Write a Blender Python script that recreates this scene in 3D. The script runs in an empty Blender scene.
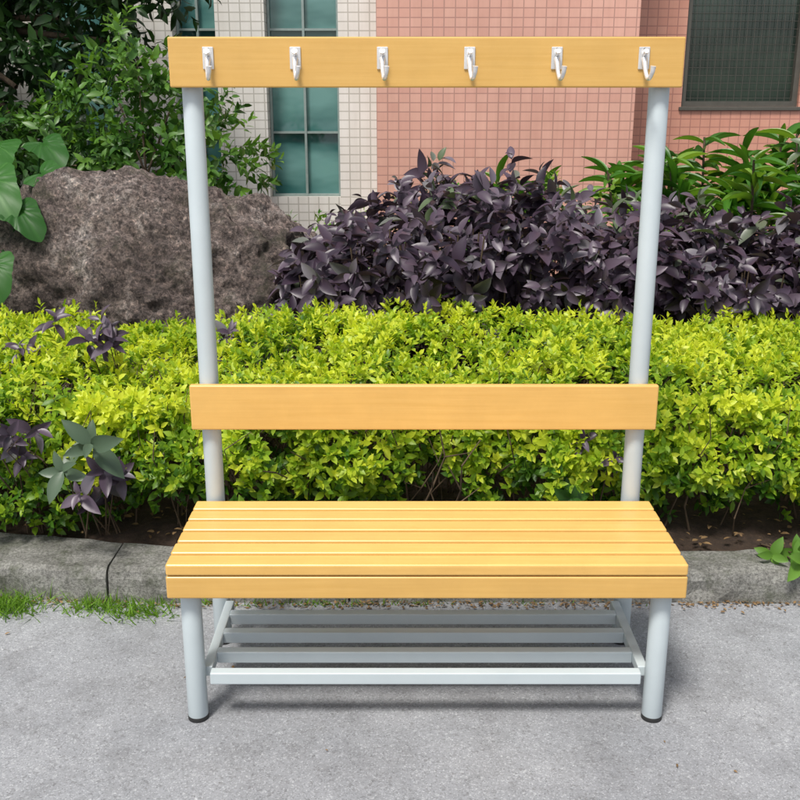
import bpy, math, random
import numpy as np
from mathutils import Vector, noise
random.seed(3); R=np.random.RandomState(7)
S=bpy.context.scene; C=S.collection
# ---------- helpers ----------
def mat(name):
    m=bpy.data.materials.new(name); m.use_nodes=True
    nt=m.node_tree; b=nt.nodes['Principled BSDF']; return m,nt,b
def ramp(nt,fac,stops):
    r=nt.nodes.new('ShaderNodeValToRGB'); e=r.color_ramp.elements
    while len(e)<len(stops): e.new(.5)
    for i,(p,c) in enumerate(stops):
        e[i].position=p; e[i].color=(*c,1)
    nt.links.new(fac,r.inputs[0]); return r.outputs[0]
def noi(nt,vec,scale,detail=4,rough=.6):
    n=nt.nodes.new('ShaderNodeTexNoise'); n.inputs['Scale'].default_value=scale
    n.inputs['Detail'].default_value=detail; n.inputs['Roughness'].default_value=rough
    if vec: nt.links.new(vec,n.inputs['Vector'])
    return n.outputs['Fac']
def cells(nt,vec,scale):
    n=nt.nodes.new('ShaderNodeTexVoronoi'); n.inputs['Scale'].default_value=scale; nt.links.new(vec,n.inputs['Vector'])
    s=nt.nodes.new('ShaderNodeSeparateColor'); nt.links.new(n.outputs['Color'],s.inputs[0]); return s.outputs[0],n.outputs['Distance']
def coord(nt): return nt.nodes.new('ShaderNodeTexCoord').outputs['Object']
def mix(nt,fac,a,b,mode='MIX'):
    n=nt.nodes.new('ShaderNodeMix'); n.data_type='RGBA'; n.blend_type=mode
    for i,v in ((0,fac),(6,a),(7,b)):
        if isinstance(v,(int,float)): n.inputs[i].default_value=v
        elif isinstance(v,tuple): n.inputs[i].default_value=(*v,1)
        else: nt.links.new(v,n.inputs[i])
    return n.outputs[2]
def bump(nt,b,h,strength,dist=.01):
    n=nt.nodes.new('ShaderNodeBump'); n.inputs['Strength'].default_value=strength; n.inputs['Distance'].default_value=dist
    nt.links.new(h,n.inputs['Height']); nt.links.new(n.outputs[0],b.inputs['Normal'])
def empty(name):
    e=bpy.data.objects.new(name,None); C.objects.link(e); return e
def addmesh(name,verts,faces,m,parent=None,smooth=False):
    me=bpy.data.meshes.new(name); me.from_pydata([tuple(v) for v in verts],[],faces); me.update()
    if smooth:
        for p in me.polygons: p.use_smooth=True
    o=bpy.data.objects.new(name,me); C.objects.link(o)
    if m: me.materials.append(m)
    if parent: o.parent=parent
    return o
def box(name,x0,x1,y0,y1,z0,z1,m,parent=None,bev=0):
    v=[(x,y,z) for x in(x0,x1) for y in(y0,y1) for z in(z0,z1)]
    f=[(0,1,3,2),(4,6,7,5),(0,4,5,1),(2,3,7,6),(0,2,6,4),(1,5,7,3)]
    o=addmesh(name,v,f,m,parent)
    if bev:
        b=o.modifiers.new('b','BEVEL'); b.width=bev; b.segments=3
    return o
def tube(name,x,y,z0,z1,r,m,parent,n=32):
    v=[];f=[]
    for z in(z0,z1):
        for i in range(n):
            a=2*math.pi*i/n; v.append((x+r*math.cos(a),y+r*math.sin(a),z))
    for i in range(n): f.append((i,(i+1)%n,n+(i+1)%n,n+i))
    f.append(tuple(range(n))[::-1]); f.append(tuple(range(n,2*n)))
    o=addmesh(name,v,f,m,parent,True)
    b=o.modifiers.new('b','BEVEL'); b.width=.0015; b.segments=2; b.limit_method='ANGLE'
    return o
def norm(a): return a/np.maximum(np.linalg.norm(a,axis=-1,keepdims=True),1e-9)
LEAF=(np.array([(0,0,0),(-.42,.3,.05),(0,.3,0),(.42,.3,.05),(-.38,.65,.03),(0,.65,-.02),(.38,.65,.03),(0,1,-.12)]),
 [(0,2,1),(0,3,2),(1,2,5,4),(2,3,6,5),(4,5,7),(5,6,7)])
def stripT(n,prof,droop,fold=.05):
    v=[];f=[]
    for i in range(n+1):
        t=i/n; w=prof(t); z=-droop*t*t
        v+= [(-w,t,z+fold*w),(0,t,z),(w,t,z+fold*w)]
    for i in range(n):
        a=3*i; f+=[(a,a+1,a+4,a+3),(a+1,a+2,a+5,a+4)]
    return (np.array(v,float),f)
LONG=stripT(7,lambda t:.5*math.sin(math.pi*min(1,t*.93+.05))**.7,.30,.3)
OVAL=stripT(6,lambda t:.52*math.sin(math.pi*min(1,max(.001,t**.85)))**.8+.004,.22,.22)
BLADE=stripT(4,lambda t:.5*(1-t)+.01,.35,.0)
def leaves(name,P,D,N,Ln,W,m,tone,tpl=LEAF,parent=None,smooth=True,ptone=None):
    T,F=tpl; n=len(P); X=norm(np.cross(D,N)); Z=np.cross(X,D)
    Ln=np.broadcast_to(Ln,(n,))[:,None,None]; W=np.broadcast_to(W,(n,))[:,None,None]
    V=P[:,None,:]+X[:,None,:]*W*T[None,:,0:1]+D[:,None,:]*Ln*T[None,:,1:2]+Z[:,None,:]*Ln*T[None,:,2:3]
    k=len(T); V=V.reshape(-1,3)
    fl=np.concatenate([np.array(f) for f in F]); ls=np.array([len(f) for f in F])
    loops=(fl[None,:]+ (np.arange(n)*k)[:,None]).ravel()
    st=np.concatenate([[0],np.cumsum(ls)[:-1]]); starts=(st[None,:]+(np.arange(n)*len(fl))[:,None]).ravel()
    me=bpy.data.meshes.new(name); me.vertices.add(len(V)); me.vertices.foreach_set('co',V.astype(np.float32).ravel())
    me.loops.add(len(loops)); me.loops.foreach_set('vertex_index',loops.astype(np.int32))
    me.polygons.add(len(starts)); me.polygons.foreach_set('loop_start',starts.astype(np.int32))
    me.update(calc_edges=True)
    tt=np.repeat(np.broadcast_to(tone,(n,)),k)
    if ptone is not None: tt=tt+np.tile(ptone,n)
    a=me.attributes.new('tone','FLOAT','POINT'); a.data.foreach_set('value',tt.astype(np.float32))
    if smooth: me.polygons.foreach_set('use_smooth',np.ones(len(starts),bool))
    me.materials.append(m); o=bpy.data.objects.new(name,me); C.objects.link(o)
    if parent: o.parent=parent
    return o
def sprig(P,Dir,nl,L,Wr,stem,a0=80,a1=30,jit=.25,droop=0):
    n=len(P); Dir=norm(Dir)
    ref=norm(R.normal(size=(n,3))); U=norm(np.cross(Dir,ref)); Vv=np.cross(Dir,U)
    j=np.arange(nl); t=(j+1)/nl
    az=R.uniform(0,6.28,(n,1))+j[None]*2.4+R.normal(0,jit,(n,nl))
    an=np.radians(a0+(a1-a0)*t)[None]+R.normal(0,jit,(n,nl))
    rad=U[:,None]*np.cos(az)[...,None]+Vv[:,None]*np.sin(az)[...,None]
    d=Dir[:,None]*np.cos(an)[...,None]+rad*np.sin(an)[...,None]
    d[...,2]-=droop; d=norm(d)
    st=np.broadcast_to(stem,(n,))[:,None]
    p=P[:,None]+Dir[:,None]*(t[None]*st)[...,None]
    Nn=Dir[:,None]-d*np.sum(Dir[:,None]*d,-1,keepdims=True)+R.normal(0,.25,(n,nl,3)); 
    ln=L*(R.uniform(.6,1.15,(n,nl)))*(1-.35*t[None]**2)
    return p.reshape(-1,3),d.reshape(-1,3),norm(Nn).reshape(-1,3),ln.ravel(),(ln*Wr).ravel()
def twigs(name,A,B,r,m,parent=None):
    A=np.array(A);B=np.array(B);n=len(A); D=norm(B-A); ref=np.tile([.3,.9,.31],(n,1)); U=norm(np.cross(D,ref)); W=np.cross(D,U)
    r=np.broadcast_to(r,(n,))[:,None]; V=[]
    for P,s in((A,1),(B,.6)):
        for k in range(5):
            a=2*math.pi*k/5; V.append(P+(U*math.cos(a)+W*math.sin(a))*r*s)
    V=np.stack(V,1).reshape(-1,3); F=[]
    for i in range(n):
        o=10*i
        for k in range(5): F.append((o+k,o+(k+1)%5,o+5+(k+1)%5,o+5+k))
    return addmesh(name,V,F,m,parent,True)
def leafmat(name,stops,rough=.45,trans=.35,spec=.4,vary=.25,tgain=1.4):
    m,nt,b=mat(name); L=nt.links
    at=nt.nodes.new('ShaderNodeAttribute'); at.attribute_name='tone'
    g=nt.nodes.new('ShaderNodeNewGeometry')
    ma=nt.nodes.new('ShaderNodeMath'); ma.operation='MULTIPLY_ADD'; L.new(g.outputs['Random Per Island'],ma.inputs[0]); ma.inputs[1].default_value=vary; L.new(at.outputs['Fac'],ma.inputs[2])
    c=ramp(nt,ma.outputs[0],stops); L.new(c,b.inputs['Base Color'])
    b.inputs['Roughness'].default_value=rough; b.inputs['Specular IOR Level'].default_value=spec
    tr=nt.nodes.new('ShaderNodeBsdfTranslucent')
    tc=mix(nt,1.0,c,(tgain,tgain,tgain*.5),'MULTIPLY'); L.new(tc,tr.inputs[0])
    ms=nt.nodes.new('ShaderNodeMixShader'); ms.inputs[0].default_value=trans
    L.new(b.outputs[0],ms.inputs[1]); L.new(tr.outputs[0],ms.inputs[2]); L.new(ms.outputs[0],nt.nodes['Material Output'].inputs[0])
    return m
# ---------- materials ----------
def m_pave():
    m,nt,b=mat('pavement_concrete'); v=coord(nt)
    a=ramp(nt,noi(nt,v,1.4,6,.6),[(.3,(.205,.213,.228)),(.7,(.30,.308,.322))])
    g,_=cells(nt,v,330); s=ramp(nt,g,[(0,(.62,.62,.62)),(.12,(.88,.88,.88)),(.85,(1.06,1.06,1.06)),(1,(1.5,1.5,1.48))])
    c=mix(nt,1,a,s,'MULTIPLY')
    g2,_=cells(nt,v,130); s=ramp(nt,g2,[(0,(.70,.69,.68)),(.10,(.96,.96,.96)),(.92,(1.03,1.03,1.03)),(1,(1.3,1.3,1.28))])
    c=mix(nt,.8,c,mix(nt,1,c,s,'MULTIPLY'))
    s2=ramp(nt,noi(nt,v,7,7,.65),[(.34,(.84,.835,.83)),(.5,(1,1,1)),(.68,(1.08,1.08,1.08))])
    c=mix(nt,1,c,s2,'MULTIPLY')
    # damp / dirt stains
    d=ramp(nt,noi(nt,v,2.7,6,.7),[(.60,(0,0,0)),(.74,(1,1,1))]); c=mix(nt,d,c,mix(nt,.35,c,(.10,.10,.095)))
    nt.links.new(c,b.inputs['Base Color']); b.inputs['Roughness'].default_value=.85
    bump(nt,b,g,.25,.002); return m
def m_kerb():
    m,nt,b=mat('kerb_stone'); v=coord(nt)
    c=ramp(nt,noi(nt,v,6,9,.8),[(.34,(.12,.12,.10)),(.48,(.30,.295,.27)),(.66,(.46,.455,.42))])
    s=ramp(nt,noi(nt,v,110,4,.85),[(.38,(.5,.5,.5)),(.6,(1.25,1.25,1.25))]); c=mix(nt,1,c,s,'MULTIPLY')
    g=ramp(nt,noi(nt,v,9,6,.75),[(.50,(0,0,0)),(.64,(1,1,1))]); c=mix(nt,g,c,mix(nt,.5,c,(.07,.09,.035)))
    nt.links.new(c,b.inputs['Base Color']); b.inputs['Roughness'].default_value=.9; bump(nt,b,noi(nt,v,45,8,.85),1,.014); return m
def m_soil():
    m,nt,b=mat('soil'); v=coord(nt)
    c=ramp(nt,noi(nt,v,25,8,.8),[(.3,(.02,.013,.009)),(.6,(.075,.046,.03)),(.75,(.17,.11,.07))])
    nt.links.new(c,b.inputs['Base Color']); b.inputs['Roughness'].default_value=1; bump(nt,b,noi(nt,v,40,6,.8),1,.02); return m
def m_rock():
    m,nt,b=mat('rock_surface'); v=coord(nt)
    c=ramp(nt,noi(nt,v,2.4,10,.8),[(.36,(.085,.065,.058)),(.47,(.18,.14,.125)),(.54,(.28,.225,.20)),(.64,(.50,.45,.42))])
    s=ramp(nt,noi(nt,v,34,8,.95),[(.42,(.25,.23,.23)),(.5,(.95,.95,.95)),(.58,(2.2,2.15,2.1))]); c=mix(nt,1,c,s,'MULTIPLY')
    g0,_=cells(nt,v,75); s=ramp(nt,g0,[(0,(.45,.43,.43)),(.2,(.9,.9,.9)),(.85,(1.05,1.05,1.05)),(1,(1.7,1.65,1.6))]); c=mix(nt,1,c,s,'MULTIPLY')
    g=ramp(nt,noi(nt,v,4,8,.8),[(.54,(0,0,0)),(.62,(1,1,1))]); c=mix(nt,g,c,mix(nt,.4,c,(.14,.14,.08)))
    nt.links.new(c,b.inputs['Base Color']); b.inputs['Roughness'].default_value=.8
    bump(nt,b,noi(nt,v,20,12,.9),1,.055); return m
def m_wood():
    m,nt,b=mat('varnished_wood'); v=coord(nt)
    mp=nt.nodes.new('ShaderNodeMapping'); mp.inputs['Scale'].default_value=(1.2,40,40); nt.links.new(v,mp.inputs[0])
    oi=nt.nodes.new('ShaderNodeObjectInfo')
    ad=nt.nodes.new('ShaderNodeVectorMath'); ad.operation='ADD'; nt.links.new(mp.outputs[0],ad.inputs[0]); nt.links.new(oi.outputs['Random'],ad.inputs[1])
    c=ramp(nt,noi(nt,ad.outputs[0],2.5,6,.65),[(.3,(.68,.40,.105)),(.5,(.71,.425,.12)),(.72,(.74,.455,.135))])
    c=mix(nt,1,c,ramp(nt,noi(nt,v,7,5,.7),[(.3,(.93,.92,.91)),(.7,(1.03,1.03,1.03))]),'MULTIPLY')
    h=nt.nodes.new('ShaderNodeHueSaturation'); nt.links.new(c,h.inputs['Color'])
    mr=nt.nodes.new('ShaderNodeMapRange'); mr.inputs[3].default_value=.94; mr.inputs[4].default_value=1.05; nt.links.new(oi.outputs['Random'],mr.inputs[0]); nt.links.new(mr.outputs[0],h.inputs['Value'])
    nt.links.new(h.outputs[0],b.inputs['Base Color']); b.inputs['Roughness'].default_value=.36; b.inputs['Specular IOR Level'].default_value=.55
    bump(nt,b,noi(nt,ad.outputs[0],4,4),.10,.002); return m
def m_paint():
    m,nt,b=mat('powder_coated_steel'); v=coord(nt)
    c=ramp(nt,noi(nt,v,6,5),[(.3,(.47,.53,.55)),(.7,(.52,.585,.605))]); nt.links.new(c,b.inputs['Base Color'])
    b.inputs['Roughness'].default_value=.42; bump(nt,b,noi(nt,v,500,2),.06,.001); return m
def plain(name,col,rough=.5,metal=0,var=.1,sc=20):
    m,nt,b=mat(name); v=coord(nt)
    c=ramp(nt,noi(nt,v,sc,4),[(.3,tuple(x*(1-var) for x in col)),(.7,tuple(min(1,x*(1+var)) for x in col))]); nt.links.new(c,b.inputs['Base Color'])
    b.inputs['Roughness'].default_value=rough; b.inputs['Metallic'].default_value=metal; return m
def m_tile(name,c1,c2,grout,w,h,mort):
    m,nt,b=mat(name); v=coord(nt)
    s=nt.nodes.new('ShaderNodeSeparateXYZ'); nt.links.new(v,s.inputs[0])
    ad=nt.nodes.new('ShaderNodeMath'); nt.links.new(s.outputs[0],ad.inputs[0]); nt.links.new(s.outputs[1],ad.inputs[1])
    cb=nt.nodes.new('ShaderNodeCombineXYZ'); nt.links.new(ad.outputs[0],cb.inputs[0]); nt.links.new(s.outputs[2],cb.inputs[1])
    br=nt.nodes.new('ShaderNodeTexBrick'); br.offset=0; br.squash=1; nt.links.new(cb.outputs[0],br.inputs['Vector'])
    br.inputs['Scale'].default_value=1; br.inputs['Brick Width'].default_value=w; br.inputs['Row Height'].default_value=h
    br.inputs['Mortar Size'].default_value=mort; br.inputs['Mortar Smooth'].default_value=.2
    br.inputs['Color1'].default_value=(*c1,1); br.inputs['Color2'].default_value=(*c2,1); br.inputs['Mortar'].default_value=(*grout,1)
    d=ramp(nt,noi(nt,v,1.3,6,.7),[(.3,(.88,.87,.86)),(.7,(1.05,1.05,1.05))]); c=mix(nt,1,br.outputs['Color'],d,'MULTIPLY')
    mp=nt.nodes.new('ShaderNodeMapping'); mp.inputs['Scale'].default_value=(9,9,.5); nt.links.new(v,mp.inputs[0])
    d=ramp(nt,noi(nt,mp.outputs[0],1,5,.7),[(.3,(.92,.91,.90)),(.6,(1.02,1.02,1.02))]); c=mix(nt,1,c,d,'MULTIPLY')
    nt.links.new(c,b.inputs['Base Color']); b.inputs['Roughness'].default_value=.32
    bump(nt,b,br.outputs['Fac'],-.4,.003) ; return m
def m_glass(name,c1,c2):
    m,nt,b=mat(name); v=coord(nt)
    mp=nt.nodes.new('ShaderNodeMapping'); mp.inputs['Scale'].default_value=(.8,1,2.2); nt.links.new(v,mp.inputs[0])
    c=ramp(nt,noi(nt,mp.outputs[0],1.6,3,.5),[(.35,c1),(.62,c2)]); nt.links.new(c,b.inputs['Base Color'])
    b.inputs['Roughness'].default_value=.04; b.inputs['Specular IOR Level'].default_value=.9; return m
PAVE,KERB,SOIL,ROCK,WOOD,PAINT=m_pave(),m_kerb(),m_soil(),m_rock(),m_wood(),m_paint()
RUB=plain('black_rubber',(.02,.02,.02),.6); CHR=plain('hook_metal',(.80,.80,.80),.25,.5)
BARK=plain('bark',(.10,.07,.045),.9,0,.4,60); TWIG=plain('twig_bark',(.09,.06,.035),.9,0,.4)
PINK=m_tile('pink_wall_tile',(.67,.36,.285),(.72,.41,.325),(.45,.245,.20),.085,.068,.0045)
PINK2=m_tile('terracotta_wall_tile',(.62,.30,.22),(.66,.34,.25),(.43,.20,.155),.085,.068,.0045)
WHT=m_tile('white_wall_tile',(.76,.74,.69),(.80,.78,.74),(.50,.48,.43),.085,.068,.005)
GL=m_glass('teal_glass',(.035,.12,.115),(.15,.31,.29)); GLD=m_glass('dark_glass',(.012,.022,.018),(.035,.055,.042))
FR=plain('window_frame',(.30,.37,.35),.4,.3); FRD=plain('bronze_frame',(.10,.095,.08),.5,.2)
HEDGE=leafmat('golden_hedge_leaf',[(0,(.014,.038,.006)),(.35,(.06,.16,.012)),(.65,(.25,.40,.022)),(1,(.62,.68,.05))],.42,.4,.4,.24)
GREEN=leafmat('green_leaf',[(0,(.012,.04,.007)),(.5,(.045,.13,.018)),(1,(.14,.28,.04))],.4,.3)
DARK=leafmat('dark_tree_leaf',[(0,(.006,.018,.005)),(.5,(.018,.055,.012)),(1,(.05,.12,.025))],.4,.3)
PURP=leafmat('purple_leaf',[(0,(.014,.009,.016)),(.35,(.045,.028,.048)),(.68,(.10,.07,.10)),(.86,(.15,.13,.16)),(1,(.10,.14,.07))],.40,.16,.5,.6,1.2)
GREY=leafmat('greygreen_leaf',[(0,(.06,.10,.06)),(1,(.12,.17,.11))],.4,.2)
PALM=leafmat('cordyline_leaf',[(0,(.02,.075,.010)),(.6,(.07,.21,.025)),(1,(.26,.40,.05))],.35,.35)
TARO=leafmat('taro_leaf',[(0,(.015,.07,.012)),(.6,(.05,.17,.03)),(1,(.15,.33,.09))],.42,.4,.3)
DRY=leafmat('dry_leaf',[(0,(.10,.06,.03)),(1,(.30,.19,.09))],.8,.2)
GRASS=leafmat('grass_blade',[(0,(.05,.13,.015)),(1,(.22,.40,.04))],.5,.4)
# ---------- ground ----------
addmesh('pavement',[(-60,-60,0),(60,-60,0),(60,60,0),(-60,60,0)],[(0,1,2,3)],PAVE)
def ky(x): return 2.83+.06*max(0,-x-.7)**1.2+.004*math.sin(x*3)
KW=lambda x:.155+.13*min(1,max(0,-x-.5))
kp=empty('kerb'); xs=np.arange(-7.0,7.01,.76)
for i,x in enumerate(xs[:-1]):
    x0=x+.003; x1=x+.757; h=.105+random.uniform(-.006,.006); seg=14; prof=[(0,0),(.003,h*.4),(.006,h-.03),(.014,h-.010),(.034,h),(1,h),(1,0)]
    V=[];F=[]; off=random.uniform(-.003,.003)
    for k in range(seg+1):
        xx=x0+(x1-x0)*k/seg; y=ky(xx)+off; w=KW(xx)
        for (a,z) in prof:
            jy=0.012*noise.noise((xx*11,z*30,i)); V.append((xx,(y+a if a<.5 else y+w)+jy,z+(.010*noise.noise((xx*9,a*9,i+9)) if z>.02 else 0)))
    q=len(prof)
    for k in range(seg):
        for j in range(q-1): F.append((k*q+j,(k+1)*q+j,(k+1)*q+j+1,k*q+j+1))
    F.append(tuple(range(q))[::-1]); F.append(tuple(range(seg*q,seg*q+q)))
    addmesh('kerb_stone',V,F,KERB,kp)
V=[];F=[];xx=np.linspace(-7,7,200);yy=np.linspace(0,1,40)
for x in xx:
    y0=ky(x)+KW(x)-.02
    for t in yy:
        y=y0+(7.9-y0)*t**1.8; V.append((x,y,.082+.03*noise.noise((x*4,y*4,0))+.02*noise.noise((x*20,y*20,0))+(.05*min(1,(y-y0)/.4))))
for i in range(199):
    for j in range(39):
        a=i*40+j; F.append((a,a+40,a+41,a+1))
addmesh('planting_bed',V,F,SOIL,None,True)
# ---------- bench ----------
bx=.064; B=empty('coat_rack_bench')
LX=bx-.625; RX=bx+.625
for s,nm in((-1,'l'),(1,'r')):
    X=bx+s*.58
    tube('front_leg_'+nm,X,2.222,.011,.372,.0255,PAINT,B)
    tube('foot_cap_front_'+nm,X,2.222,0,.013,.0262,RUB,B)
    tube('rear_post_'+nm,X,2.602,.011,1.64,.0255,PAINT,B)
    tube('foot_cap_rear_'+nm,X,2.602,0,.013,.0262,RUB,B)
    tube('post_cap_'+nm,X,2.602,1.64,1.645,.0262,RUB,B)
    box('shelf_side_rail_'+nm,X-s*.028-.0125,X-s*.028+.0125,2.235,2.585,.112,.140,PAINT,B,.003)
    box('seat_support_'+nm,X-.02,X+.02,2.20,2.60,.373,.4245,PAINT,B,.003)
for y in(2.213,2.313,2.413,2.513): 
    box('shelf_bar',bx-.54,bx+.54,y-.014,y+.014,.110,.142,PAINT,B,.003)
box('seat_rail_rear',bx-.555,bx+.555,2.575,2.60,.38,.41,PAINT,B,.003)
for i in range(6):
    y=2.167+i*.0685
    box('seat_slat',LX+random.uniform(-.001,.001),RX+random.uniform(-.001,.001),y,y+.0565,.4265,.456,WOOD,B,.005)
box('seat_fascia',LX,RX,2.1675,2.190,.366,.4235,WOOD,B,.004)
box('seat_fascia_rear',LX+.03,RX-.03,2.553,2.572,.376,.4245,WOOD,B,.004)
box('backrest',LX,RX,2.555,2.5765,.665,.789,WOOD,B,.004)
box('hook_board',LX,RX,2.555,2.5765,1.545,1.662,WOOD,B,.004)
def curve(name,pts,r,m,parent):
    cu=bpy.data.curves.new(name,'CURVE'); cu.dimensions='3D'; cu.bevel_depth=1; cu.bevel_resolution=5; cu.use_fill_caps=True; cu.resolution_u=10
    sp=cu.splines.new('BEZIER'); sp.bezier_points.add(len(pts)-1)
    for p,q in zip(sp.bezier_points,pts):
        p.co=q[:3]; p.radius=q[3] if len(q)>3 else r; p.handle_left_type=p.handle_right_type='AUTO'
    o=bpy.data.objects.new(name,cu); C.objects.link(o); cu.materials.append(m); o.parent=parent; return o
for i in range(6):
    hx=bx-.001+(i-2.5)*.2108; y=2.555; hz=1.603
    box('hook_plate',hx-.0135,hx+.0135,y-.004,y,hz-.016,hz+.036,CHR,B,.0038)
    curve('hook_prong',[(hx,y-.004,hz+.008,.008),(hx,y-.016,hz-.006,.0058),(hx+.002,y-.028,hz-.028,.0052),(hx+.005,y-.040,hz-.038,.0052),(hx+.009,y-.052,hz-.028,.0052),(hx+.011,y-.056,hz-.010,.0068)],.006,CHR,B)
    curve('hook_peg',[(hx,y-.003,hz+.018,.006),(hx,y-.014,hz+.021,.005),(hx,y-.022,hz+.026,.0065)],.006,CHR,B)
    for dz in(-.011,.031):
        bpy.ops.mesh.primitive_uv_sphere_add(radius=.0026,location=(hx,y-.004,hz+dz),segments=12,ring_count=8); s=bpy.context.object; s.name='screw'; s.data.materials.append(FRD); s.parent=B
# ---------- rock ----------
bpy.ops.mesh.primitive_ico_sphere_add(subdivisions=7,radius=1); rk=bpy.context.object; rk.name='boulder'
for v in rk.data.vertices:
    p=v.co.normalized(); 
    e=2.2; l=(abs(p.x)**e+abs(p.y)**e+abs(p.z)**e)**(-1/e); q=p*l
    d=1+.15*noise.fractal(q*1.3+Vector((3,1,5)),1,2,5)+.09*noise.fractal(q*5,.9,2,7)+.07*(abs(noise.noise(q*3.2)))-.04*abs(noise.noise(q*9))+.012*noise.noise(q*45)
    x=q.x*.95*d; z=q.z*d
    zz=.79*z*(1-.08*(q.x+.05)**2)+.03*q.x
    v.co=Vector((x-1.30,5.35+q.y*.62*d,.33+zz))
for p in rk.data.polygons: p.use_smooth=True
rk.data.materials.append(ROCK)
# ---------- hedge ----------
def sn(x,y,s,o): return np.array([noise.noise((a*s,b*s,o)) for a,b in zip(x,y)])
H=empty('golden_hedge'); X0,X1=-2.5,2.6
N=5400; x=R.uniform(X0,X1,N); y=R.uniform(3.12,4.34,N)
top=.565+.08*sn(x,y,1.6,1)+.08*sn(x,y,4.5,2)
edge=np.clip((y-3.1)/.28,0,1); top=top-(.17*(1-edge)**2)
z=top-R.exponential(.035,N)+R.exponential(.012,N)
P=np.stack([x,y,z],1); D=np.stack([R.normal(0,.4,N),R.normal(-.18,.4,N)-.5*(1-edge),np.ones(N)],1)
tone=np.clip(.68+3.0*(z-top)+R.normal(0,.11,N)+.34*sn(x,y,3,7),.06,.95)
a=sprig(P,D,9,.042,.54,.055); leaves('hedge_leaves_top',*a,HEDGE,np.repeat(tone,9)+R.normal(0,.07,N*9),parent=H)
N=3400; x=R.uniform(X0,X1,N); z=.11+.46*R.uniform(0,1,N)**.66; 
yb=3.12-.06*np.sin((z-.1)*6)+.15*sn(x,z,2.5,4)+.10*sn(x,z,7,5)
clump=sn(x,z,4.5,8); keep=(clump>-.16-(z-.2)*.8); x,z,yb,clump=x[keep],z[keep],yb[keep],clump[keep]; N=len(x)
y=yb+R.exponential(.05,N)+.2*np.clip(.3-z,0,1)
P=np.stack([x,y,z],1); D=np.stack([R.normal(0,.4,N),-np.ones(N)*.8,R.normal(.55,.35,N)],1)
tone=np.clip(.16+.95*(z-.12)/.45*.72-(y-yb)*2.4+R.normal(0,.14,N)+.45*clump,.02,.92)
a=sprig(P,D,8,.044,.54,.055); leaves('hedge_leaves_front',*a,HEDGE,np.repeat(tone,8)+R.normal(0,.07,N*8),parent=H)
N=1600; P=np.stack([R.uniform(X0,X1,N),R.uniform(3.3,4.25,N),R.uniform(.22,.48,N)],1); D=R.normal(size=(N,3))
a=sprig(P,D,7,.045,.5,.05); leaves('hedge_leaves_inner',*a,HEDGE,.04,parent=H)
N=420; x=R.uniform(X0,X1,N); y=R.uniform(3.1,4.3,N); z=.575+.08*sn(x,y,1.6,1)+.08*sn(x,y,4.5,2)-.12*np.clip((3.35-y)/.25,0,1)
P=np.stack([x,y,z],1); D=np.stack([R.normal(0,.3,N),R.normal(-.1,.3,N),np.ones(N)],1)
a=sprig(P,D,10,.040,.5,R.uniform(.05,.11,N),75,15); leaves('hedge_shoots',*a,HEDGE,np.repeat(R.uniform(.6,.95,N),10),parent=H)
A=[];Bb=[];rr=[]
for i in range(1000):
    x=random.uniform(X0,X1); y=random.uniform(3.12,4.1); p=Vector((x,y,.09)); r=random.uniform(.003,.006); d=Vector((random.gauss(0,.3),random.gauss(-.1,.3),1))
    for k in range(4):
        q=p+d.normalized()*.112; A.append(p);Bb.append(q); rr.append(r*(1-.15*k)); 
        if k>0:
            dd=Vector((random.gauss(0,.7),random.gauss(-.3,.5),.8)).normalized(); A.append(q);Bb.append(q+dd*.1); rr.append(r*.5)
        p=q; d+=Vector((random.gauss(0,.25),random.gauss(0,.25),0))
twigs('hedge_stems',A,Bb,np.array(rr),TWIG,H)
# ---------- purple shrubs ----------
PU=empty('purple_leaf_shrub')
hx=[-.62,-.5,-.33,0,.38,.6,.76,1.14,1.5,1.9,3.2]; hh=[.5,.64,.82,.94,.95,.90,.86,.84,.77,.79,.82]
def shrubpts(N,y0,y1):
    x=R.uniform(-.6,3.0,N); y=R.uniform(y0,y1,N)
    t=np.interp(x,hx,hh)+.24*sn(x,y,2.2,11)+.16*sn(x,y,5,12)-.18*np.clip((4.7-y)/.3,0,1)**2
    return x,y,t
N=640; x,y,t=shrubpts(N,4.42,5.5); z=t-R.exponential(.09,N)-.01+R.exponential(.035,N)
P=np.stack([x,y,z],1); D=np.stack([R.normal(0,.5,N),R.normal(-.3,.45,N),np.ones(N)],1)
p,d,nn,l,w=sprig(P,D,7,.125,.46,.14,85,40,.3,.30)
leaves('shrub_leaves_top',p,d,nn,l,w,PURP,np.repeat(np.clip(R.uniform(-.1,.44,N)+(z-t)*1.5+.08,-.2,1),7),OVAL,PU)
N=420; x=R.uniform(-.62,3.0,N); t=np.interp(x,hx,hh); z=.42+(t-.5)*R.uniform(0,1,N); y=4.42+.3*sn(x,z,3,14)+R.exponential(.14,N)
P=np.stack([x,y,z],1); D=np.stack([R.normal(0,.5,N),-np.ones(N)*.8,R.normal(.5,.45,N)],1)
p,d,nn,l,w=sprig(P,D,7,.12,.46,.13,85,40,.3,.30)
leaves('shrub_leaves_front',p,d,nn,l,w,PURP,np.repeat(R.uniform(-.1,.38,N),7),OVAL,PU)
N=420; P=np.stack([R.uniform(-.5,3.0,N),R.uniform(4.6,5.4,N),R.uniform(.3,.66,N)],1)
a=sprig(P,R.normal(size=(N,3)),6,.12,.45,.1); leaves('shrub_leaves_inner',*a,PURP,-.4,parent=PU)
A=[];Bb=[]
for i in range(200):
    x=random.uniform(-.5,3.0); y=random.uniform(4.5,5.3); h=float(np.interp(x,hx,hh))-.1; p=Vector((x,y,.1)); q=p+Vector((random.gauss(0,.08),random.gauss(-.05,.08),h)); A.append(p);Bb.append(q)
twigs('shrub_stems',A,Bb,.006,TWIG,PU)
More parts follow.
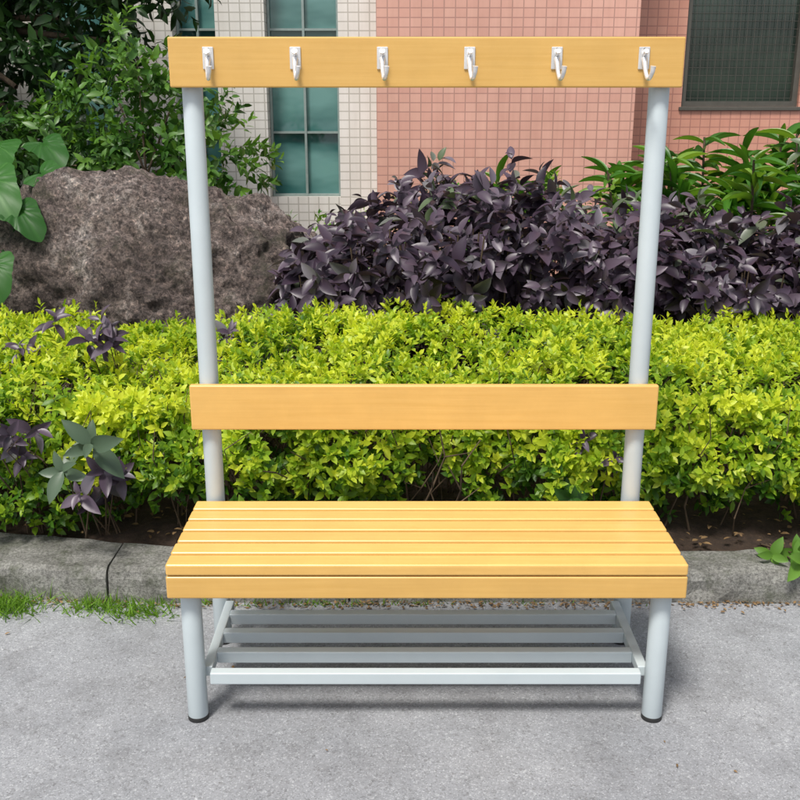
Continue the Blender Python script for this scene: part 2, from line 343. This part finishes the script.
def small_plant(name,x,y,z,mt,n,L,wr,tone,up=.4):
    e=empty(name); P=np.array([[x+R.normal(0,.05),y+R.normal(0,.03),z+R.normal(0,.06)] for _ in range(n)]); D=np.stack([R.normal(0,.4,n),-.7*np.ones(n),np.ones(n)*up],1)
    a=sprig(P,D,6,L,wr,.06,85,45,.2,.1); leaves('leaves',*a,mt,np.repeat(R.uniform(*tone,n),6),OVAL,parent=e)
    twigs('stems',[(x+R.normal(0,.02),y+.12,.1) for _ in range(n)],P,.0035,TWIG,e)
small_plant('purple_seedling',-1.00,3.0,.32,PURP,5,.09,.42,(.0,.4))
small_plant('purple_seedling',-1.23,3.02,.45,PURP,5,.08,.42,(.0,.4))
small_plant('purple_seedling',-1.0,3.5,.63,PURP,5,.09,.42,(.0,.4),1)
small_plant('purple_seedling',-1.35,3.6,.62,PURP,3,.08,.42,(.0,.4),1)
small_plant('purple_seedling',-.72,3.8,.63,PURP,4,.09,.42,(.0,.4),1)
small_plant('purple_seedling',.68,3.02,.42,PURP,2,.06,.42,(.0,.4))
small_plant('broadleaf_weed',-1.05,2.97,.43,GREY,2,.14,.42,(.1,.8))
small_plant('broadleaf_weed',.50,3.00,.34,GREEN,2,.09,.5,(.2,.6))
small_plant('broadleaf_weed',1.24,2.93,.17,GREEN,3,.08,.5,(.5,.8))
# ---------- background foliage ----------
def mass(name,clumps,mt,dens,L,wr,tone,nl=7,trunk=None):
    e=empty(name); Ps=[];Ds=[];Ts=[]
    for (cx,cy,cz,r,rz) in clumps:
        n=int(dens*r*r); u=norm(R.normal(size=(n,3))); k=R.uniform(.55,1,n)**.5*(1+.25*np.array([noise.noise(tuple(q*2.2+cx)) for q in u]))
        Ps.append(np.array([cx,cy,cz])+u*k[:,None]*np.array([r,r,rz])); Ds.append(u+np.array([0,-.1,.35])+R.normal(0,.3,(n,3)))
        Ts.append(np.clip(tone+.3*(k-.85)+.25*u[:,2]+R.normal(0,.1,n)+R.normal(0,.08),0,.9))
    P=np.concatenate(Ps);D=np.concatenate(Ds);T=np.concatenate(Ts)
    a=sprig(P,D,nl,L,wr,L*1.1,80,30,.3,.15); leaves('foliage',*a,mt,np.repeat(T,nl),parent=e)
    if trunk:
        tx,ty,th,tr=trunk; A=[];Bb=[];rr=[]; p=Vector((tx,ty,.05))
        for k in range(6):
            q=p+Vector((random.gauss(0,.04),random.gauss(0,.04),th/6)); A.append(p);Bb.append(q);rr.append(tr*(1-.1*k)); p=q
        for c in clumps: A.append(p);Bb.append(Vector(c[:3]));rr.append(tr*.35)
        twigs('trunk',A,Bb,np.array(rr),BARK,e)
    return e
cl=[(random.uniform(-4.2,-2.3),random.uniform(7.0,7.7),random.uniform(.9,2.9),random.uniform(.35,.55),random.uniform(.3,.45)) for _ in range(24)]
cl+=[(-2.05,7.4,2.35,.42,.34),(-1.75,7.3,2.55,.38,.30),(-2.3,7.2,2.05,.40,.35),(-2.6,7.1,1.6,.4,.4),(-2.0,7.2,1.9,.28,.22),(-1.6,7.3,2.3,.22,.18)]
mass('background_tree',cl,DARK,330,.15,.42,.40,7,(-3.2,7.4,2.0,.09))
cl=[(-1.75,6.5,1.50,.34,.28),(-1.45,6.55,1.45,.34,.3),(-1.22,6.5,1.2,.28,.28),(-2.0,6.6,1.3,.32,.3),(-1.62,6.5,1.76,.24,.2),(-1.5,6.4,1.1,.36,.3),(-1.08,6.6,1.02,.26,.3),(-2.2,6.4,1.15,.35,.35),(-1.85,6.4,1.0,.3,.3)]
mass('green_shrub',cl,GREEN,560,.10,.46,.47,7,(-1.6,6.55,1.0,.025))
cl=[(x,random.uniform(5.9,6.4),.48+random.uniform(-.07,.07)+(.10 if x>0 else 0),.40,.40) for x in np.arange(-2.6,3.2,.33)]
mass('green_hedge_row',cl,PALM,420,.065,.48,.45,7)
def cordy(name,x,y,h,n,L):
    e=empty(name); A=[];Bb=[]
    ps=[];ds=[];ns=[];ls=[]
    for s in range(5):
        b=Vector((x+random.gauss(0,.09),y+random.gauss(0,.09),.1)); t=Vector((x+random.gauss(0,.2),y+random.gauss(0,.15),h-random.uniform(0,.45))); A.append(b);Bb.append(t)
        for k in range(n):
            az=k*2.4+random.random(); el=math.radians(random.uniform(-5,70)); q=b.lerp(t,.72+.28*k/n)
            dd=Vector((math.cos(az)*math.cos(el),math.sin(az)*math.cos(el),math.sin(el))); ps.append(q);ds.append(dd); u=Vector((0,0,1))-dd*dd.z; ns.append(u.normalized()+Vector((random.gauss(0,.2),random.gauss(0,.2),0))); ls.append(L*random.uniform(.6,1.1))
    ls=np.array(ls); leaves('leaves',np.array(ps),norm(np.array(ds)),norm(np.array(ns)),ls,ls*.2,PALM,R.uniform(.0,.75,len(ls)),LONG,e)
    twigs('stems',A,Bb,.012,BARK,e)
for (x,y,h) in[(1.55,6.3,1.25),(1.75,6.1,1.2),(2.05,6.3,1.4),(2.3,5.95,1.2),(2.5,6.4,1.38),(2.75,6.1,1.2),(3.1,6.3,1.2),(.72,6.6,1.02),(1.9,5.8,1.0),(2.15,6.1,1.25)]:
    cordy('cordyline_plant',x,y,h,16,.25)
def taroT():
    V=[];F=[];n=64; out=[];tn=[0.1]
    for i in range(n):
        a=2*math.pi*i/n; yv=math.cos(a); xv=math.sin(a)
        rad=.36+.34*max(0,yv)**5+.16*max(0,-yv)**1.0*(1-abs(yv)**8)*1.3 -.26*max(0,-yv)**14
        rad*=1+.015*math.cos(i*math.pi/2)
        out.append((xv*rad,yv*rad+.25))
    V.append((0,.12,0)); rings=(.3,.6,.85,1)
    for f in rings:
        for i,(x,y) in enumerate(out):
            xx=x*f; y2=.12+(y-.12)*f; vein=(i%8==0)
            z=.16*abs(xx)-.35*f*f*max(0,y)**2-.10*f*f*abs(x)+(-.012 if vein else .008*math.sin(i*math.pi/8)**2*2)*f
            V.append((xx*1.05,y2,z+.012*math.sin(i*.9+f*3))); tn.append(.30*(1-.5*f) if vein else 0)
    for i in range(n):
        j=(i+1)%n; F.append((0,1+i,1+j))
        for k in range(len(rings)-1): F.append((1+k*n+i,1+(k+1)*n+i,1+(k+1)*n+j,1+k*n+j))
    return (np.array(V,float),F),np.array(tn)
TT_,TN=taroT(); e=empty('taro_plant'); ps=[];ds=[];ns=[];ls=[];A=[];Bb=[]
for (x,y,z,dx,dz,L) in[(-2.02,5.0,1.16,.5,-.35,.30),(-1.86,4.9,1.02,.75,-.45,.22),(-2.12,4.8,.98,-.1,-.7,.30),(-1.92,4.7,.80,.3,-.6,.22),(-2.04,4.6,.80,.1,-.8,.24),(-2.35,5.1,1.2,-.6,-.3,.32),(-1.84,5.2,1.16,.9,-.1,.22),(-1.98,4.55,.64,.2,-.6,.20),(-2.4,4.9,.95,-.7,-.4,.34),(-2.12,5.4,1.3,.2,-.2,.30),(-2.2,5.5,1.42,-.2,-.2,.28),(-1.95,5.6,1.30,.6,-.2,.24),(-1.95,5.1,.9,.1,-.5,.22)]:
    dd=Vector((dx,-.7,dz)).normalized(); nn=Vector((random.gauss(0,.4),-.6,.75)); nn=(nn-dd*nn.dot(dd)).normalized()
    ps.append((x,y,z));ds.append(dd);ns.append(nn);ls.append(L*1.05); a0=Vector((-2.1+random.gauss(0,.08),5.1,.1)); m_=(a0+Vector((x,y,z)))/2+Vector((0,.05,.12)); A+= [a0,m_];Bb+=[m_,Vector((x,y,z))+dd*L*.1]
leaves('leaves',np.array(ps),norm(np.array(ds)),norm(np.array(ns)),np.array(ls),np.array(ls),TARO,R.uniform(.0,.45,len(ls)),TT_,e,ptone=TN)
twigs('stalks',A,Bb,.009,TARO,e)
mass('dark_understorey',[(-2.6,6.3,.9,.5,.5),(-2.1,6.2,.8,.4,.4),(-3.0,5.8,.8,.5,.5),(-2.6,5.7,.6,.4,.4)],DARK,380,.12,.42,.4)
# ---------- grass and litter ----------
def tuft(name,areas):
    P=[];K=[]
    for (x,dx,yoff,dy,n,k) in areas:
        for _ in range(n):
            xx=random.gauss(x,dx); P.append((xx,ky(xx)-abs(yoff+random.gauss(0,dy)),0.0)); K.append(k)
    P=np.array(P); n=len(P); D=norm(np.stack([R.normal(0,.6,n),R.normal(-.25,.5,n),np.ones(n)],1)); Nn=norm(np.stack([R.normal(0,1,n),R.normal(0,1,n),.2*np.ones(n)],1))
    leaves(name,P,D,Nn,R.uniform(.02,.055,n)*np.array(K),R.uniform(.003,.006,n),GRASS,R.uniform(0,1,n),BLADE)
tuft('grass',[(-1.22,.06,.06,.035,420,1.4),(-.95,.05,.04,.03,240,1.1),(-.80,.05,.06,.03,240,1.2),(-.62,.05,.01,.01,50,1),(-.35,.12,.01,.008,70,.8),(.3,.25,.008,.006,50,.6),(-.1,.1,.01,.006,50,.7)])
def litter(name,n,fx,fy,zz,L,mt):
    x=fx(n); y=np.array([fy(a) for a in x]); P=np.stack([x,y,zz(n)],1); az=R.uniform(0,6.28,n); D=norm(np.stack([np.cos(az),np.sin(az),R.normal(.1,.12,n)],1)); Nn=norm(np.stack([R.normal(0,.3,n),R.normal(0,.3,n),np.ones(n)],1)); l=R.uniform(.4,1.1,n)*L
    leaves(name,P,D,Nn,l,l*.5,mt,R.uniform(0,1,n))
litter('leaf_litter',900,lambda n:R.uniform(-1.7,1.9,n),lambda a:ky(a)-abs(random.gauss(0,.025)),lambda n:R.uniform(.003,.010,n),.018,DRY)
litter('bed_leaf_litter',600,lambda n:R.uniform(-2.2,2.4,n),lambda a:ky(a)+KW(a)+random.uniform(.02,.35),lambda n:R.uniform(.11,.14,n),.03,DRY)
litter('fallen_leaves',16,lambda n:R.uniform(-1.3,1.3,n),lambda a:random.uniform(1.7,2.8),lambda n:R.uniform(.004,.006,n),.02,DRY)
# ---------- building ----------
Bd=empty('tiled_building')
box('pink_wall',-.18,1.80,8.0,9.6,0,7,PINK,Bd)
wy=8.9
box('right_wall_below',1.805,6,wy,wy+.8,0,1.46,PINK2,Bd); box('right_wall_jamb',1.805,2.40,wy,wy+.8,1.46,3.2,PINK2,Bd)
box('right_wall_pier',3.40,6,wy,wy+.8,1.46,3.2,PINK2,Bd); box('right_wall_above',1.805,6,wy,wy+.8,3.2,7,PINK2,Bd)
box('dark_window_glass',2.40,3.40,wy+.10,wy+.12,1.46,3.2,GLD,Bd)
for x in(2.40,3.355): box('dark_window_frame',x,x+.045,wy+.04,wy+.098,1.50,3.16,FRD,Bd)
for z in(1.461,3.155): box('dark_window_rail',2.40,3.40,wy+.035,wy+.099,z,z+.045,FRD,Bd)
for k in range(26): box('window_grille_bar',2.446,3.354,wy+.070,wy+.074,1.53+k*.062,1.533+k*.062,FRD,Bd)
for k in range(14): box('window_grille_bar',2.49+k*.062,2.493+k*.062,wy+.062,wy+.066,1.508,3.153,FRD,Bd)
box('dark_window_sill',2.38,3.42,wy-.02,wy+.03,1.43,1.460,FRD,Bd,.004)
gy=8.55
piers=[(-.49,-.183),(-1.46,-1.07),(-2.3,-1.80),(-3.3,-2.9),(-4.4,-3.9),(-7,-5.2)]
for a,b in piers: box('white_pier',a,b,gy-.15,gy+.6,0,7,WHT,Bd)
for (a,b) in[(-1.07,-.49),(-1.80,-1.46),(-2.9,-2.3),(-3.9,-3.3),(-5.2,-4.4)]:
    box('window_sill_wall',a,b,gy-.05,gy+.5,0,.74,WHT,Bd)
    box('teal_window_glass',a,b,gy+.05,gy+.07,.74,7,GL,Bd)
    for z in(.742,1.25,2.05,2.85): box('teal_window_transom',a+.002,b-.002,gy+.01,gy+.048,z,z+.018,FR,Bd)
    for x in(a+.003,(a+b)/2-.009,b-.023): box('teal_window_mullion',x,x+.019,gy+.005,gy+.046,.744,7,FR,Bd)
# ---------- light ----------
w=bpy.data.worlds.new('World'); S.world=w; w.use_nodes=True; nt=w.node_tree
sky=nt.nodes.new('ShaderNodeTexSky'); sky.sky_type='NISHITA'; sky.sun_disc=False
el,az=math.radians(61),math.radians(208)
sky.sun_elevation=el; sky.sun_rotation=az; sky.dust_density=3; sky.air_density=1.0; sky.ozone_density=1
hs=nt.nodes.new('ShaderNodeHueSaturation'); hs.inputs['Saturation'].default_value=.45
nt.links.new(sky.outputs[0],hs.inputs['Color']); nt.links.new(hs.outputs[0],nt.nodes['Background'].inputs[0]); nt.nodes['Background'].inputs[1].default_value=.15
sd=bpy.data.lights.new('sun','SUN'); sd.energy=3.8; sd.angle=math.radians(12); sd.color=(1,.96,.90)
so=bpy.data.objects.new('sun',sd); C.objects.link(so)
dirv=Vector((math.sin(az)*math.cos(el),math.cos(az)*math.cos(el),math.sin(el))); so.rotation_euler=dirv.to_track_quat('Z','Y').to_euler(); so.location=(0,0,10)
# ---------- camera ----------
cd=bpy.data.cameras.new('camera'); cd.lens=45; cd.sensor_width=36; cd.clip_end=500
co=bpy.data.objects.new('camera',cd); C.objects.link(co); co.location=(0,0,1.516); co.rotation_euler=(math.radians(90-16.7),0,0); S.camera=co
S.view_settings.view_transform='Standard'; S.view_settings.look='None'; S.view_settings.exposure=0
